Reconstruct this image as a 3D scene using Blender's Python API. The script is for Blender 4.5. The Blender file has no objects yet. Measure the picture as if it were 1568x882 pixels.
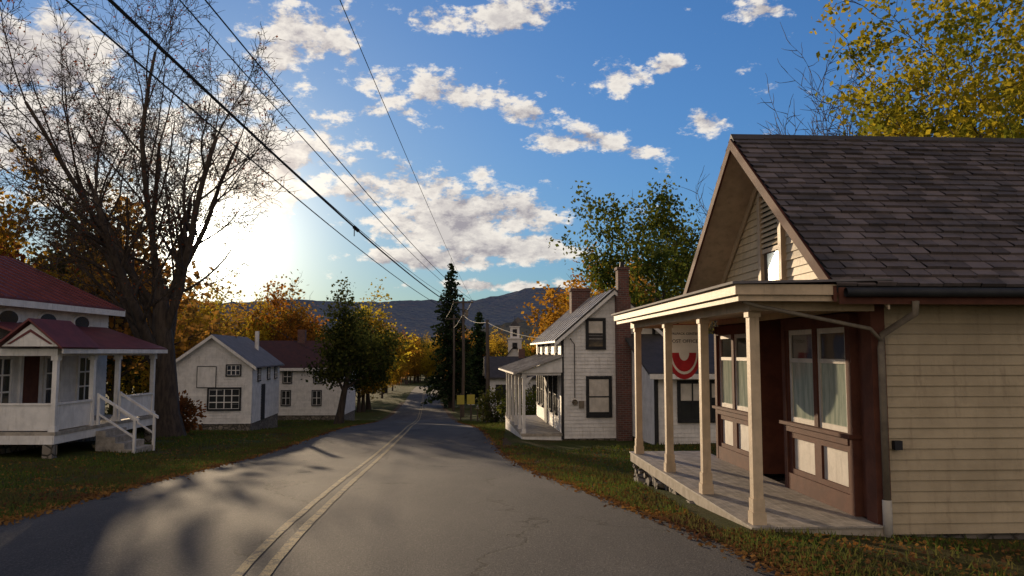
import bpy, math, random
import numpy as np
from mathutils import Vector, Matrix
sc=bpy.context.scene
SUN_AZ=math.radians(-21.95); SUN_EL=math.radians(7.65)
SD=Vector((math.sin(SUN_AZ)*math.cos(SUN_EL), math.cos(SUN_AZ)*math.cos(SUN_EL), math.sin(SUN_EL)))

# ------------------------------------------------------------------ node helpers
def nd(nt,t,**k):
    n=nt.nodes.new(t)
    for a,b in k.items(): setattr(n,a,b)
    return n
def setin(nt,n,i,v):
    if v is None: return
    if isinstance(v,bpy.types.NodeSocket): nt.links.new(v,n.inputs[i])
    else: n.inputs[i].default_value=v
def M(nt,op,a,b=None,c=None,clamp=False):
    n=nd(nt,'ShaderNodeMath',operation=op); n.use_clamp=clamp
    setin(nt,n,0,a); setin(nt,n,1,b); setin(nt,n,2,c); return n.outputs[0]
def VM(nt,op,a,b=None):
    n=nd(nt,'ShaderNodeVectorMath',operation=op); setin(nt,n,0,a); setin(nt,n,1,b)
    return n.outputs['Value'] if op in('LENGTH','DOT_PRODUCT','DISTANCE') else n.outputs[0]
def VS(nt,a,s):
    n=nd(nt,'ShaderNodeVectorMath',operation='SCALE'); setin(nt,n,0,a); setin(nt,n,3,s); return n.outputs[0]
def MIX(nt,f,a,b,bt='MIX'):
    n=nd(nt,'ShaderNodeMix',data_type='RGBA',blend_type=bt)
    setin(nt,n,0,f)
    for i,v in((6,a),(7,b)):
        if isinstance(v,(tuple,list)): v=tuple(v)+((1,) if len(v)==3 else ())
        setin(nt,n,i,v)
    return n.outputs[2]
def MR(nt,v,a,b,c=0.0,d=1.0,smooth=True):
    n=nd(nt,'ShaderNodeMapRange'); n.interpolation_type='SMOOTHSTEP' if smooth else 'LINEAR'
    setin(nt,n,0,v)
    for i,x in enumerate((a,b,c,d)): n.inputs[i+1].default_value=x
    return n.outputs[0]
def NOISE(nt,vec,scale,detail=6,rough=.6,dist=0):
    n=nd(nt,'ShaderNodeTexNoise'); setin(nt,n,'Vector',vec)
    n.inputs['Scale'].default_value=scale;n.inputs['Detail'].default_value=detail
    n.inputs['Roughness'].default_value=rough;n.inputs['Distortion'].default_value=dist
    return n.outputs[0]
def MAP(nt,vec,s):
    n=nd(nt,'ShaderNodeMapping'); setin(nt,n,0,vec); n.inputs['Scale'].default_value=s; return n.outputs[0]
def BUMP(nt,h,strength,dist=.01):
    n=nd(nt,'ShaderNodeBump'); setin(nt,n,'Height',h); n.inputs['Strength'].default_value=strength
    n.inputs['Distance'].default_value=dist; return n.outputs[0]
def newmat(name):
    m=bpy.data.materials.new(name); m.use_nodes=True; nt=m.node_tree
    return m,nt,nt.nodes['Principled BSDF']
def OC(nt): return nd(nt,'ShaderNodeTexCoord').outputs['Object']
def island(nt): return nd(nt,'ShaderNodeNewGeometry').outputs['Random Per Island']

def simple(name,c1,c2,scale=3,rough=.75,bump=.3,bscale=40,stretch=(1,1,1),spec=.3,isl=0,metal=0,dirt=None):
    m,nt,b=newmat(name); oc=OC(nt); v=MAP(nt,oc,stretch)
    n=NOISE(nt,v,scale,5,.65); c=MIX(nt,MR(nt,n,.35,.65),c1,c2)
    if isl:
        r=M(nt,'MULTIPLY_ADD',island(nt),isl,1-isl/2)
        cc=nd(nt,'ShaderNodeCombineXYZ')
        for i in range(3): nt.links.new(r,cc.inputs[i])
        c=MIX(nt,1.0,c,cc.outputs[0],'MULTIPLY')
    if dirt:
        n3=NOISE(nt,MAP(nt,oc,(6,6,.8)),2.0,5,.7)
        c=MIX(nt,MR(nt,n3,.5,.75,0,.6),c,dirt)
    nt.links.new(c,b.inputs['Base Color'])
    b.inputs['Roughness'].default_value=rough; b.inputs['Specular IOR Level'].default_value=spec
    b.inputs['Metallic'].default_value=metal
    if bump: nt.links.new(BUMP(nt,NOISE(nt,v,bscale,4,.6),bump),b.inputs['Normal'])
    return m

white=simple('white_paint',(.76,.72,.67),(.62,.59,.55),2.5,.6,.25,30,isl=.10,dirt=(.40,.36,.31))
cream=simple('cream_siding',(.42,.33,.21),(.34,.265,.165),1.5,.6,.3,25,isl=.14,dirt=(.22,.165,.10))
cream_sunlit=simple('cream_siding_sunlit',(.64,.50,.31),(.53,.42,.26),1.5,.6,.3,25,isl=.12,dirt=(.33,.26,.17))  # same cream paint made lighter, sunlight on the gable put into the colour
creamtrim=simple('cream_trim',(.56,.42,.27),(.45,.34,.22),4,.6,.25,30,dirt=(.28,.21,.14))
brown=simple('brown_trim',(.12,.045,.028),(.085,.033,.022),4,.75,.25,30,spec=.15)
darktrim=simple('dark_trim',(.02,.02,.022),(.03,.03,.03),4,.6,.2,30,spec=.2)
slate=simple('slate_roof',(.125,.098,.09),(.07,.058,.054),1.6,.8,.6,25,isl=.7,spec=.2)
darkroof=simple('dark_roof',(.06,.05,.045),(.04,.035,.03),3,.7,.4,20,isl=.3)
redroof=simple('dark_red_roof',(.065,.024,.02),(.045,.02,.018),3,.8,.3,20)
metalroof=simple('metal_roof',(.38,.36,.34),(.22,.20,.19),3,.45,.3,15,metal=.4)
redmetal=simple('red_metal_roof',(.16,.04,.04),(.11,.03,.03),3,.55,.2,15,metal=.1)
grayroof=simple('gray_roof',(.16,.14,.14),(.11,.10,.10),3,.8,.3,15)
concrete=simple('concrete',(.42,.36,.28),(.30,.25,.19),5,.85,.5,35,dirt=(.18,.15,.11))
floorm=simple('porch_floor',(.38,.33,.27),(.24,.21,.17),6,.65,.3,30,isl=.3)
polewood=simple('pole_wood',(.10,.075,.055),(.06,.045,.035),3,.85,.6,12,stretch=(6,6,.6))
bark=simple('bark',(.085,.062,.045),(.04,.03,.024),3,.9,1.0,9,stretch=(3,3,.7))
wirem=simple('wire',(.02,.02,.02),(.03,.03,.03),3,.7,0)
pipe=simple('pipe_paint',(.22,.18,.13),(.15,.12,.09),6,.6,.1,30)
pane=simple('curtained_pane',(.44,.48,.38),(.26,.31,.25),1.6,.12,0,10,stretch=(1,7,1),spec=.6)
panelw=simple('panel_white',(.62,.56,.48),(.50,.45,.38),4,.6,.2,30,dirt=(.35,.3,.24))
redcloth=simple('red_cloth',(.48,.03,.035),(.34,.02,.03),5,.8,.2,40)
signw=simple('sign_white',(.8,.78,.73),(.72,.7,.65),5,.6,.1,40)
signy=simple('sign_yellow',(.5,.40,.06),(.42,.34,.06),5,.6,.1,40)
letters=simple('letters',(.03,.03,.03),(.02,.02,.02),5,.6,0)
def mk_glass(name='window_glass',r=.06,bs=.08):
    m,nt,b=newmat(name); oc=OC(nt)
    n=NOISE(nt,oc,1.3,3); nt.links.new(MIX(nt,n,(.012,.014,.016),(.06,.06,.06)),b.inputs['Base Color'])
    b.inputs['Roughness'].default_value=r; b.inputs['Specular IOR Level'].default_value=.9
    if bs: nt.links.new(BUMP(nt,NOISE(nt,oc,3,2),bs,.02),b.inputs['Normal'])
    return m
glass=mk_glass(); oldglass=mk_glass('old_wavy_glass',.14,.12)
def mk_brick():
    m,nt,b=newmat('brick'); oc=OC(nt); s=nd(nt,'ShaderNodeSeparateXYZ'); nt.links.new(oc,s.inputs[0])
    c=nd(nt,'ShaderNodeCombineXYZ'); nt.links.new(M(nt,'ADD',s.outputs[0],s.outputs[1]),c.inputs[0]); nt.links.new(s.outputs[2],c.inputs[1])
    t=nd(nt,'ShaderNodeTexBrick'); nt.links.new(c.outputs[0],t.inputs[0])
    t.inputs['Color1'].default_value=(.16,.055,.04,1);t.inputs['Color2'].default_value=(.09,.035,.028,1);t.inputs['Mortar'].default_value=(.16,.14,.12,1)
    t.inputs['Scale'].default_value=1;t.inputs['Mortar Size'].default_value=.008;t.inputs['Brick Width'].default_value=.21;t.inputs['Row Height'].default_value=.075
    nt.links.new(MIX(nt,MR(nt,NOISE(nt,oc,4),.4,.8,0,.5),t.outputs[0],(.06,.04,.035)),b.inputs['Base Color'])
    b.inputs['Roughness'].default_value=.9
    nt.links.new(BUMP(nt,M(nt,'SUBTRACT',1.0,t.outputs[1]),.5),b.inputs['Normal']); return m
brick=mk_brick()
def mk_stone():
    m,nt,b=newmat('field_stone'); oc=OC(nt)
    v=nd(nt,'ShaderNodeTexVoronoi'); setin(nt,v,0,oc); v.inputs['Scale'].default_value=4.5
    e=nd(nt,'ShaderNodeTexVoronoi',feature='DISTANCE_TO_EDGE'); setin(nt,e,0,oc); e.inputs['Scale'].default_value=4.5
    sx=nd(nt,'ShaderNodeSeparateXYZ'); nt.links.new(v.outputs['Color'],sx.inputs[0])
    c=MIX(nt,sx.outputs[0],(.26,.22,.17),(.13,.11,.09))
    nt.links.new(MIX(nt,MR(nt,e.outputs[0],0,.08),(.05,.045,.035),c),b.inputs['Base Color']); b.inputs['Roughness'].default_value=.9
    nt.links.new(BUMP(nt,MR(nt,e.outputs[0],0,.15),1,.04),b.inputs['Normal']); return m
stone=mk_stone()
def mk_asphalt():
    m,nt,b=newmat('asphalt'); oc=OC(nt)
    big=NOISE(nt,MAP(nt,oc,(1,.25,1)),.9,5,.6); fine=NOISE(nt,oc,55,3,.8); med=NOISE(nt,oc,6,5,.7)
    c=MIX(nt,MR(nt,big,.35,.65),(.044,.040,.040),(.074,.066,.060))
    c=MIX(nt,MR(nt,fine,.5,.70,0,.7),c,(.17,.15,.135))
    c=MIX(nt,MR(nt,fine,.5,.3,0,.6),c,(.02,.019,.019))
    c=MIX(nt,MR(nt,med,.55,.8,0,.5),c,(.03,.028,.028))
    w=nd(nt,'ShaderNodeTexNoise'); setin(nt,w,0,oc); w.inputs['Scale'].default_value=1.6; w.inputs['Detail'].default_value=7; w.inputs['Roughness'].default_value=.65
    e=nd(nt,'ShaderNodeTexVoronoi',feature='DISTANCE_TO_EDGE'); nt.links.new(VM(nt,'ADD',MAP(nt,oc,(1,.6,1)),VS(nt,w.outputs[1],1.1)),e.inputs[0]); e.inputs['Scale'].default_value=.38
    gate=MR(nt,NOISE(nt,oc,.5,3),.40,.54)
    crack=M(nt,'MULTIPLY',MR(nt,e.outputs[0],.003,.010,1,0),gate)
    c=MIX(nt,M(nt,'MULTIPLY',crack,.85),c,(.010,.009,.009))
    nt.links.new(c,b.inputs['Base Color']); b.inputs['Roughness'].default_value=.85; b.inputs['Specular IOR Level'].default_value=.2
    h=M(nt,'SUBTRACT',M(nt,'MULTIPLY',fine,.9),crack)
    nt.links.new(BUMP(nt,h,1.0,.016),b.inputs['Normal']); return m
asphalt=mk_asphalt()
def mk_line():
    m,nt,b=newmat('worn_yellow_line'); oc=OC(nt)
    n=NOISE(nt,oc,7,6,.8); fine=NOISE(nt,oc,55,3,.8)
    c=MIX(nt,MR(nt,n,.44,.62),(.40,.30,.14),(.11,.092,.068)); c=MIX(nt,MR(nt,fine,.46,.62,0,.8),c,(.06,.054,.05))
    nt.links.new(c,b.inputs['Base Color']); b.inputs['Roughness'].default_value=.85; b.inputs['Specular IOR Level'].default_value=.2
    nt.links.new(BUMP(nt,fine,.8),b.inputs['Normal']); return m
linem=mk_line()
def mk_ground(name='grass_ground',dirt=0):
    m,nt,b=newmat(name); oc=OC(nt)
    a=NOISE(nt,oc,.35,5,.6); f=NOISE(nt,oc,14,5,.75); l=NOISE(nt,oc,45,3,.7)
    if dirt: c=MIX(nt,MR(nt,f,.35,.65),(.09,.07,.05),(.045,.036,.027)); c=MIX(nt,MR(nt,l,.5,.6,0,.8),c,(.19,.10,.045))
    else:
        c=MIX(nt,MR(nt,f,.35,.65),(.034,.052,.012),(.072,.082,.022))
        c=MIX(nt,MR(nt,a,.46,.64,0,.65),c,(.09,.065,.03))
        c=MIX(nt,MR(nt,l,.56,.68,0,.6),c,(.16,.08,.03))
    nt.links.new(c,b.inputs['Base Color']); b.inputs['Roughness'].default_value=.95; b.inputs['Specular IOR Level'].default_value=.05
    nt.links.new(BUMP(nt,f,1,.08),b.inputs['Normal']); return m
groundm=mk_ground(); dirtm=mk_ground('shoulder_dirt',1)
def mk_forest(name,haze_tint,amt):
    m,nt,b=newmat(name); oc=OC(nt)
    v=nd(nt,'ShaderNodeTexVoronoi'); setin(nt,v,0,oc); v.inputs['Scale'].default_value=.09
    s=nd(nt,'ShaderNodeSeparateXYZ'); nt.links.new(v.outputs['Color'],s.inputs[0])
    c=MIX(nt,s.outputs[0],(.05,.06,.03),(.16,.09,.04)); c=MIX(nt,MR(nt,NOISE(nt,oc,.008,5),.4,.6),c,(.09,.085,.05)); c=MIX(nt,amt,c,haze_tint)
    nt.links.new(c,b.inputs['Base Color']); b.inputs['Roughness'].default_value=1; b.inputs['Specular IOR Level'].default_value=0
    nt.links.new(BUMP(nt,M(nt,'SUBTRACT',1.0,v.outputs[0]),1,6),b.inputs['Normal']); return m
forestfar=mk_forest('distant_forest',(.13,.16,.22),.72); forestnear=mk_forest('near_hill_forest',(.14,.15,.17),.4)  # bluish aerial haze painted into both forest colours
def leafmat(name,c1,c2,c3,trans=.5):
    m,nt,b=newmat(name); nt.nodes.remove(b); out=nt.nodes['Material Output']
    r=island(nt); o=nd(nt,'ShaderNodeObjectInfo').outputs['Random']
    c=MIX(nt,r,c1,c2); c=MIX(nt,MR(nt,NOISE(nt,OC(nt),.8,2),.4,.65),c,c3)
    hs=nd(nt,'ShaderNodeHueSaturation'); nt.links.new(c,hs.inputs['Color']); nt.links.new(M(nt,'MULTIPLY_ADD',o,.05,.475),hs.inputs['Hue']); nt.links.new(M(nt,'MULTIPLY_ADD',o,.5,.75),hs.inputs['Value'])
    d=nd(nt,'ShaderNodeBsdfDiffuse'); t=nd(nt,'ShaderNodeBsdfTranslucent'); mx=nd(nt,'ShaderNodeMixShader'); mx.inputs[0].default_value=trans
    nt.links.new(hs.outputs[0],d.inputs[0]); nt.links.new(hs.outputs[0],t.inputs[0]); nt.links.new(d.outputs[0],mx.inputs[1]); nt.links.new(t.outputs[0],mx.inputs[2]); nt.links.new(mx.outputs[0],out.inputs[0])
    return m
L_green=leafmat('leaves_green',(.09,.11,.02),(.17,.16,.025),(.045,.065,.015))
L_yg=leafmat('leaves_yellow_green',(.34,.28,.02),(.48,.36,.03),(.16,.17,.02),.55)
L_gold=leafmat('leaves_gold',(.38,.22,.02),(.48,.30,.03),(.20,.14,.02),.6)
L_orange=leafmat('leaves_orange',(.42,.19,.02),(.48,.27,.03),(.26,.14,.02),.6)
L_rust=leafmat('leaves_rust',(.26,.09,.03),(.34,.13,.03),(.15,.075,.025),.55)
L_dark=leafmat('leaves_dark',(.048,.055,.015),(.10,.085,.02),(.028,.034,.012),.35)
L_spruce=leafmat('needles',(.018,.035,.014),(.035,.05,.018),(.014,.025,.012),.2)
L_grass=leafmat('grass_blades',(.06,.088,.018),(.12,.14,.03),(.10,.085,.03),.4)
L_litter=leafmat('leaf_litter',(.24,.11,.03),(.32,.18,.05),(.11,.055,.028),.25)

# ------------------------------------------------------------------ mesh helpers
class MB:
    def __init__(s): s.v=[]; s.f=[]
    def add(s,vs,fs):
        o=len(s.v); s.v+= [tuple(p) for p in vs]; s.f+=[tuple(i+o for i in f) for f in fs]
    def quad(s,*p): s.add(p,[tuple(range(len(p)))])
    def box(s,x0,x1,y0,y1,z0,z1):
        s.add([(x0,y0,z0),(x1,y0,z0),(x1,y1,z0),(x0,y1,z0),(x0,y0,z1),(x1,y0,z1),(x1,y1,z1),(x0,y1,z1)],
              [(0,3,2,1),(4,5,6,7),(0,1,5,4),(1,2,6,5),(2,3,7,6),(3,0,4,7)])
    def obox(s,O,U,N,u0,u1,n0,n1,z0,z1):
        P=lambda u,n,z:(O[0]+U[0]*u+N[0]*n,O[1]+U[1]*u+N[1]*n,z)
        s.add([P(u0,n0,z0),P(u1,n0,z0),P(u1,n1,z0),P(u0,n1,z0),P(u0,n0,z1),P(u1,n0,z1),P(u1,n1,z1),P(u0,n1,z1)],
              [(0,3,2,1),(4,5,6,7),(0,1,5,4),(1,2,6,5),(2,3,7,6),(3,0,4,7)])
    def prism(s,pts,vec):
        n=len(pts); q=[tuple(a+b for a,b in zip(p,vec)) for p in pts]
        s.add(list(pts)+q,[tuple(range(n))[::-1],tuple(range(n,2*n))]+[(i,(i+1)%n,(i+1)%n+n,i+n) for i in range(n)])
    def tube(s,pts,rad,k=6):
        o=len(s.v); n=len(pts)
        for i,p in enumerate(pts):
            d=(pts[min(i+1,n-1)]-pts[max(i-1,0)])
            if d.length<1e-6: d=Vector((0,0,1))
            d.normalize(); a=d.cross(Vector((0.31,0.95,0.05)) if abs(d.z)>.9 else Vector((0,0,1))); a.normalize(); b=d.cross(a)
            r=rad[i] if hasattr(rad,'__len__') else rad
            for j in range(k):
                t=6.28318*j/k; c=a*math.cos(t)*r+b*math.sin(t)*r; s.v.append((p.x+c.x,p.y+c.y,p.z+c.z))
        for i in range(n-1):
            for j in range(k):
                j2=(j+1)%k; s.f.append((o+i*k+j,o+i*k+j2,o+(i+1)*k+j2,o+(i+1)*k+j))
        s.f.append(tuple(o+(n-1)*k+j for j in range(k)))
    def cyl(s,p0,p1,r0,r1=None,k=10): s.tube([Vector(p0),Vector(p1)],[r0,r0 if r1 is None else r1],k)
    def mesh(s,name,mat,smooth=False):
        me=bpy.data.meshes.new(name); me.from_pydata(s.v,[],s.f); me.materials.append(mat)
        if smooth: me.polygons.foreach_set('use_smooth',[True]*len(me.polygons))
        me.update(); return me
    def obj(s,name,mat,parent=None,smooth=False):
        o=bpy.data.objects.new(name,s.mesh(name,mat,smooth)); sc.collection.objects.link(o)
        if parent: o.parent=parent
        return o
def empty(name,loc=(0,0,0),rz=0):
    e=bpy.data.objects.new(name,None); sc.collection.objects.link(e); e.location=loc; e.rotation_euler=(0,0,rz); e.empty_display_size=.5; return e
class Group:
    def __init__(s,name,loc=(0,0,0),rz=0): s.e=empty(name,loc,rz); s.p={}
    def __call__(s,name,mat):
        if name not in s.p: s.p[name]=(MB(),mat)
        return s.p[name][0]
    def done(s,smooth=()):
        for n,(mb,mat) in s.p.items():
            if mb.f: mb.obj(n,mat,s.e,n in smooth)
        return s.e
SR=random.Random(8)
def siding(mb,O,U,N,z0,z1,fl,fr,e=.115,t=.018):
    z=z0
    while z<z1-1e-4:
        zt=min(z+e,z1); P=lambda u,n,zz:(O[0]+U[0]*u+N[0]*n,O[1]+U[1]*u+N[1]*n,zz)
        a0,b0,a1,b1=fl(z),fr(z),fl(zt),fr(zt)
        if b0-a0<.02: break
        if b1<a1: b1=a1=(a1+b1)/2
        cuts=[0.0]
        while cuts[-1]<1: cuts.append(min(1.0,cuts[-1]+SR.uniform(2.2,4.5)/max(b0-a0,.5)))
        for c0,c1 in zip(cuts[:-1],cuts[1:]):
            g0=0 if c0==0 else .002/max(b0-a0,.5); tt=t*SR.uniform(.85,1.25); dz=SR.uniform(-.004,.002)
            L=lambda a,b,c:a+(b-a)*c
            mb.add([P(L(a0,b0,c0+g0),.0,z+dz),P(L(a0,b0,c1),.0,z+dz),P(L(a0,b0,c1),tt,z+dz),P(L(a0,b0,c0+g0),tt,z+dz),P(L(a1,b1,c1),.004,zt),P(L(a1,b1,c0+g0),.004,zt)],[(0,1,2,3),(3,2,4,5)])
        z=zt
def window(g,O,U,N,u0,u1,z0,z1,nx=2,nz=2,casing=None,glassm=None,cw=.09,n0=.0,blind=0,sash=None):
    casing=casing or white; sash=sash or (darktrim if casing is darktrim else white)
    c=g('casings_'+casing.name,casing); s=g('sashes_'+sash.name,sash); gl=g('panes_'+(glassm or glass).name,glassm or glass)
    c.obox(O,U,N,u0-cw,u0,n0,n0+.06,z0-cw,z1+cw); c.obox(O,U,N,u1,u1+cw,n0,n0+.06,z0-cw,z1+cw)
    c.obox(O,U,N,u0,u1,n0,n0+.058,z1,z1+cw); c.obox(O,U,N,u0-.0,u1+.0,n0,n0+.09,z0-cw,z0)
    gl.obox(O,U,N,u0,u1,n0+.0,n0+.026,z0,z1)
    if blind: g('blinds',panelw).obox(O,U,N,u0+.01,u1-.01,n0+.0,n0+.0285,z1-(z1-z0)*blind,z1-.01)
    b=.022
    for i in range(nx+1):
        u=u0+(u1-u0)*i/nx; s.obox(O,U,N,max(u0,u-b),min(u1,u+b),n0+.024,n0+.045,z0,z1)
    for i in range(nz+1):
        z=z0+(z1-z0)*i/nz; s.obox(O,U,N,u0+.001,u1-.001,n0+.023,n0+.043,max(z0,z-b),min(z1,z+b))
def shingles(mb,O,A,S,wid,length,expo=.15,w=.22,rng=random.Random(3),thk=.015):
    A=Vector(A).normalized();S=Vector(S).normalized();Nn=A.cross(S).normalized()
    if Nn.z<0: Nn=-Nn
    O=Vector(O); r=0; d=0
    while d<length-.02:
        x=-(w*.5 if r%2 else 0)+rng.uniform(-.03,.03)
        while x<wid:
            ww=w*rng.uniform(.85,1.15); x0=max(0,x+.004); x1=min(wid,x+ww-.004)
            if x1-x0>.02:
                l=min(expo*1.15,length-d); lift=thk*rng.uniform(1.4,2.8); dd=d-rng.uniform(0,.014)
                a=O+A*x0+S*dd+Nn*lift; b=O+A*x1+S*(dd+rng.uniform(-.004,.004))+Nn*lift; c=O+A*x1+S*(d+l)+Nn*.003; e=O+A*x0+S*(d+l)+Nn*.003
                a2=O+A*x0+S*dd; b2=O+A*x1+S*dd
                mb.add([a,b,c,e,a2,b2],[(0,1,2,3),(4,5,1,0)])
            x+=ww
        d+=expo; r+=1

# ------------------------------------------------------------------ terrain + road
PY=np.array([-200,-60,0,7,12,21,30,40,50,74,110,156,200,300,500,1000,3000.]); PZ=np.array([-1,-1.2,-1.6,-1.66,-2.0,-2.7,-3.1,-3.7,-4.5,-6.2,-7.3,-7.9,-8.4,-10,-12,-8,10.])
def prof(y): y=np.asarray(y,float); k=np.maximum(.5,np.abs(y)*.05); return sum(np.interp(y+k*a,PY,PZ) for a in(-2,-1,0,1,2))/5
CY=np.array([-200,-60,0,5.7,21,32,74,156,200,300,3000.]); CX=np.array([19,5,-1.3,-1.9,-3.5,-4.35,-8.7,-17.4,-21.5,-29,-200.])
def xc(y): y=np.asarray(y,float); k=np.maximum(.5,np.abs(y)*.04); return sum(np.interp(y+k*a,CY,CX) for a in(-2,-1,0,1,2))/5
def offL(y): return -3.05+.35*np.clip((y-50)/60,0,1)
def offR(y): return 3.3+.65*np.clip((14-y)/8,0,1)-.6*np.clip((y-40)/60,0,1)
def wob(x,y): return (np.sin(x*.9+1.3*np.sin(y*.31))*np.sin(y*.7+x*.2)*.05+np.sin(x*.23+2)*np.sin(y*.19)*.16)
def height(x,y):
    x=np.asarray(x,float); y=np.asarray(y,float); o=x-xc(y)
    a=np.clip((o-4.1)/1.2,0,1); l=np.clip((-3.3-o)/1.5,0,1)
    h=prof(y)+(a+l)*wob(x,y)
    h=h-a*.13*np.clip((22-y)/6,0,1)-l*.1
    far=np.clip((np.abs(x)-60)/400,0,1)*np.clip((y+100)/200,0,1); return h+far*14
ys=np.concatenate([np.arange(-40,0,4),np.arange(0,60,.75),np.arange(60,200,5),np.geomspace(200,4000,26)])
offs=np.concatenate([-np.geomspace(2500,26,22),np.arange(-25,-4,1.0),[-3.8,-3.3,-2.4,0,2.6,3.3,4.1],np.arange(4.6,26,1.0),np.geomspace(27,2500,22)])
G=MB()
OO,YY=np.meshgrid(offs,ys); XX=xc(YY)+OO; ZZ=height(XX,YY)
G.v=[tuple(p) for p in np.stack([XX.ravel(),YY.ravel(),ZZ.ravel()],1)]
nc=len(offs); G.f=[(r*nc+c,r*nc+c+1,(r+1)*nc+c+1,(r+1)*nc+c) for r in range(len(ys)-1) for c in range(nc-1)]
G.obj('ground',groundm)
def strip(name,mat,fa,fb,dz,y0,y1,n=2,wobble=0,parent=None,seed=5,wa=None):
    m=MB(); rng=random.Random(seed); yy=[y for y in ys if y0<=y<=y1]; yf=[]
    for a,b in zip(yy[:-1],yy[1:]):
        for k in range(n): yf.append((a+(b-a)*k/n,a,b,k/n))
    for y,a,b,t in yf:
        z=float(prof(a))*(1-t)+float(prof(b))*t+dz; c=float(xc(a))*(1-t)+float(xc(b))*t
        w=rng.uniform(-wobble,wobble) if wa is None else rng.uniform(-wa,wa); w2=rng.uniform(-wobble,wobble)
        m.v+=[(c+float(fa(y))+w,y,z),(c+float(fb(y))+w2,y,z)]
    for i in range(len(yf)-1): m.f.append((2*i,2*i+1,2*i+3,2*i+2))
    return m.obj(name,mat,parent)
strip('road',asphalt,offL,offR,.012,-40,215,3,.07)
se=empty('road_shoulder')
strip('shoulder_right',dirtm,lambda y:offR(y)-.3,lambda y:min(float(offR(y))+.5,4.05),.006,-40,120,3,.10,se,7,0); strip('shoulder_left',dirtm,lambda y:-3.30,lambda y:float(offL(y))+.3,.006,-40,120,3,.0,se,8,.0)
yl=empty('yellow_center_line')
strip('line_1',linem,lambda y:-.145,lambda y:-.065,.018,-40,210,2,.006,yl)
strip('line_2',linem,lambda y:.055,lambda y:.14,.018,-40,210,2,.006,yl)

def leafcloud(name,cent,size,mat,parent=None,seed=0,flat=0,link=True):
    r=np.random.RandomState(seed); n=len(cent); cent=np.asarray(cent,float)
    a=r.normal(size=(n,3))
    if flat: a[:,2]*=flat
    a/=np.linalg.norm(a,axis=1)[:,None]; b=r.normal(size=(n,3))
    if flat: b[:,2]*=flat
    b=b-(a*b).sum(1)[:,None]*a; b/=np.linalg.norm(b,axis=1)[:,None]
    s=(size*r.uniform(.6,1.3,n))[:,None]; a=a*s*.5; b=b*s*.36
    V=np.stack([cent-a,cent+b-a*.1,cent+a,cent-b-a*.1],1).reshape(-1,3)
    me=bpy.data.meshes.new(name); me.vertices.add(4*n); me.vertices.foreach_set('co',V.ravel())
    me.loops.add(4*n); me.loops.foreach_set('vertex_index',np.arange(4*n)); me.polygons.add(n); me.polygons.foreach_set('loop_start',np.arange(n)*4)
    me.update(calc_edges=True); me.validate(); me.materials.append(mat)
    if not link: return me
    o=bpy.data.objects.new(name,me); sc.collection.objects.link(o)
    if parent: o.parent=parent
    return o
def in_rect(x,y,rects):
    m=np.zeros(len(x),bool)
    for (a,b,c,d) in rects: m|=(x>a)&(x<b)&(y>c)&(y<d)
    return m
RECTS=[(2.0,14,7.75,13.9),(-.3,9.5,24.4,37.5),(-20.5,-11.5,20,27),(-17.5,-13.2,39.8,47.5)]
def scatter(n,y0,y1,rs,spread=22,p=1.0):
    y=y0*(y1/y0)**(rs.rand(n)); side=rs.rand(n)<.5
    o=rs.rand(n)**p*spread; x=np.where(side,xc(y)+offR(y)+.02+o,xc(y)+offL(y)-.02-o); return x,y
rs=np.random.RandomState(2)
x,y=scatter(380000,3.2,60,rs,22,1.25); k=~in_rect(x,y,RECTS)&(np.abs(x)<y*.75+2); x=x[k];y=y[k]
patch=np.sin(x*1.7+np.sin(y*1.1)*2)*np.sin(y*1.3+x*.6)+.5*np.sin(x*4.1+y*2.3)*np.sin(y*3.7-x*1.9)+rs.normal(size=len(x))*.45; k=patch>-.45; x=x[k];y=y[k]
n=len(x); z=height(x,y)-.01; h=rs.uniform(.03,.085,n)*(1+y*.02); w=.006*(1+y*.09); an=rs.uniform(0,6.283,n); lx=rs.normal(size=n)*.03;ly=rs.normal(size=n)*.03
V=np.stack([np.stack([x-np.cos(an)*w,y-np.sin(an)*w,z],1),np.stack([x+np.cos(an)*w,y+np.sin(an)*w,z],1),np.stack([x+lx,y+ly,z+h],1)],1).reshape(-1,3)
me=bpy.data.meshes.new('grass'); me.vertices.add(3*n); me.vertices.foreach_set('co',V.ravel()); me.loops.add(3*n); me.loops.foreach_set('vertex_index',np.arange(3*n)); me.polygons.add(n); me.polygons.foreach_set('loop_start',np.arange(n)*3); me.update(calc_edges=True); me.materials.append(L_grass)
o=bpy.data.objects.new('grass',me); sc.collection.objects.link(o)
x,y=scatter(52000,3.2,60,rs,14,3.2); x=x+rs.normal(size=len(x))*.10; k=~in_rect(x,y,RECTS); x=x[k];y=y[k]
z=height(x,y)+.024
leafcloud('fallen_leaves',np.stack([x,y,z],1),.045*(1+y*.02),L_litter,seed=4,flat=.25)

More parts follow.
